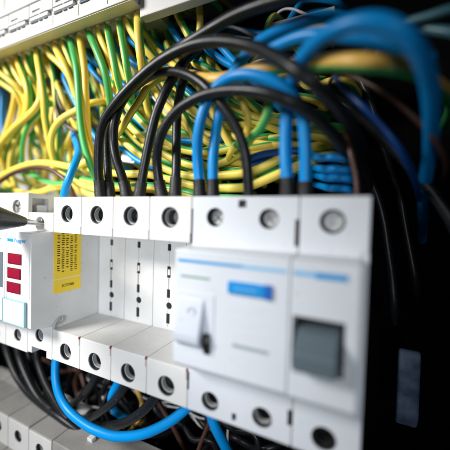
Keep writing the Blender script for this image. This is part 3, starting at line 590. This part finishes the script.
for k in range(13):
    x = 48 + k * 14 + rr.uniform(-4, 4); y = max(12, 58 - .34 * x) + rr.uniform(8, 50); a = rr.uniform(.7, 1.3); Y = rr.uniform(24, 33); pts = []
    for i in range(7): pts.append((x, min(y, 196), Y + i * .8)); x += math.cos(a) * 15; y += math.sin(a) * 15; a -= rr.uniform(-.06, .2)
    sp.append((pts, rr.uniform(3.4, 4.0), 'blue', 'blue', None, 0))
many(sp, 'in the second layer of the tangle', 'in the second layer')
sp = []
kinds = [(YG, 'striped'), (YG, 'striped'), ('blue', 'blue'), ('blue', 'blue'), ('brown', 'brown'), ('black', 'black'), ('pale', 'pale'), ('pale', 'pale'), ('violet', 'violet'), ('navy', 'dark blue')]
for k in range(66):
    mk, nm = kinds[rr.randrange(len(kinds))]; x = rr.uniform(60, 240); y = rr.uniform(20, 130); Y = rr.uniform(38, 58); a = rr.uniform(-.15, 1.25); L = rr.uniform(70, 120); pts = []
    for i in range(6):
        pts.append((x + math.cos(a) * L * i / 5, min(y + math.sin(a) * L * i / 5, 205), Y + rr.uniform(-3, 3))); a += rr.uniform(-.35, .2)
    st = mk is YG; thin = nm in ('pale', 'violet')
    sp.append((pts, rr.uniform(1.6, 2.3) if thin else rr.uniform(3.4, 4.4), mk, nm, .4 if st else None, rr.uniform(0, 6.2) if st else 0))
many(sp, 'deepest in the tangle', 'deepest in the tangle')
sp = []
for k in range(6):
    x = [0, 10, 38, 62, 72, 78][k]; Y = rr.uniform(44, 56)
    pts = [(x + rr.uniform(-3, 3) + i * rr.uniform(-1, 2), 40 + i * 26, Y + rr.uniform(-2, 2)) for i in range(7)]
    sp.append((pts, 4.0, YG, 'yellow', .36, rr.uniform(-1, 1)))
many(sp, 'hanging close to the white panel', 'close to the white panel')
sp = []
for k in range(4):                           # cables in the dark right of the breakers
    x = 330 + k * 15; y = rr.uniform(60, 130); Y = rr.uniform(30, 60); a = rr.uniform(.5, 1.4); pts = []
    for i in range(8): pts.append((x, y, Y)); x += math.cos(a) * 30; y += math.sin(a) * 30; a += rr.uniform(-.05, .22)
    mk, nm = ('black', 'black')
    sp.append((pts, rr.uniform(2.5, 5), mk, nm, None, 0))
many(sp, 'in the dark right of the breakers', 'in the dark at right')
# ------------------------------------------------------------------ wires below the row
blw('bright blue wire looping below the modules from the first one to the breaker', [(57, 345, 10), (56, 360, 9), (55.5, 377, 8), (59, 394, 7), (68.5, 410.5, 6), (85, 424.5, 5), (100, 432, 5), (117, 436.5, 5), (141, 434.5, 5), (163, 425.5, 6), (180, 414, 8), (193, 401, 10), (203, 385, 12)], 4.3)
def lw(label, pts, d=4.4, m=BK, name='load_wire'): return wire(name, label, pts, d, m, 'wires under the middle row')
lw('outermost black wire curving under the relays at left', [(2, 325, 22), (5, 345, 22), (14, 371, 20), (27, 391, 18), (44, 406, 16), (61, 418, 15), (80, 432, 16), (104, 446, 20)], 4.6)
lw('second black wire curving under the relays', [(15, 335, 22), (19, 356, 21), (27, 377, 19), (39, 398, 17), (56, 413, 16), (76, 428, 18), (100, 440, 24)], 4.6)
lw('third black wire curving close to the blue loop', [(34, 335, 20), (37, 357, 19), (44, 379, 17), (54, 398, 16), (65, 415, 16), (84, 430, 20), (110, 445, 28)], 4.4)
lw('black wire behind the third one near the notch', [(26, 335, 26), (29, 358, 26), (36, 380, 25), (46, 400, 24), (60, 414, 24)], 4.2)
lw('glossy black wire entering the second module from below', [(104, 352, 14), (98, 370, 15), (90, 387, 17), (80, 398, 20), (66, 408, 26), (50, 410, 34)], 4.4)
lw('glossy black wire entering the third module from below', [(132, 365, 12), (126, 384, 12), (116, 399, 13), (102, 411, 15), (88, 418, 19), (70, 420, 26)], 4.4)
lw('glossy black wire entering the fourth module from below', [(166, 378, 10), (157, 395, 10), (144, 410, 11), (128, 421, 13), (110, 426, 16), (90, 425, 22)], 4.8)
blw('short blue wire bend behind the third module from below', [(124, 368, 22), (117, 384, 21), (111, 398, 22), (116, 412, 26), (130, 420, 32)], 4.2)
blw('blue wire running down out of the wide breaker', [(208, 405, 10), (214, 424, 10), (222, 440, 12), (232, 460, 16)], 4.2)
wire('brown_wire', 'brown wire under the fourth module', [(150, 385, 30), (160, 405, 30), (172, 425, 32), (186, 450, 36)], 2.6, 'brown', 'brown wires')
wire('brown_wire', 'reddish wire crossing below the blue loop by the breaker', [(215, 405, 24), (208, 425, 24), (200, 445, 25), (195, 462, 26)], 2.2, 'brown', 'brown wires')
wire('brown_wire', 'short copper coloured wire behind the glossy black wires', [(136, 388, 34), (142, 402, 33), (138, 420, 34), (128, 434, 36)], 2.8, 'orange', 'brown wires')
sp = []
for k in range(40):
    mk, nm = [('black', 'black'), ('black', 'black'), ('black', 'black'), ('brown', 'brown'), ('black', 'black'), ('pale', 'pale')][rr.randrange(6)]
    x = rr.uniform(5, 260); y = rr.uniform(345, 400) + x * .12; a = rr.uniform(.2, 2.2); Y = rr.uniform(32, 60); pts = []
    for i in range(6): pts.append((x + math.cos(a) * 16 * i, y + math.sin(a) * 16 * i, Y + rr.uniform(-3, 3))); a += rr.uniform(-.3, .3)
    sp.append((pts, 1.4 if nm == 'pale' else rr.uniform(2.4, 4.2), mk, nm, None, 0))
many(sp, 'deep below the middle row', 'deep below the middle row')
# block in the dark at right, its blue-grey colour painting a faint glint
bm = bmesh.new(); prism(bm, [(-3, -22), (-1.5, 4), (0, 6), (3, 5), (3, -24), (0, -27)], 15, 23, 2.2, 4)
o = link('glint_block', bm, M['glintblue']); o.location = Vector((0, 60, 0)) * S; tag(o, 'faint blue grey plastic block standing in for a glint in the dark to the right of the breakers', 'clip')
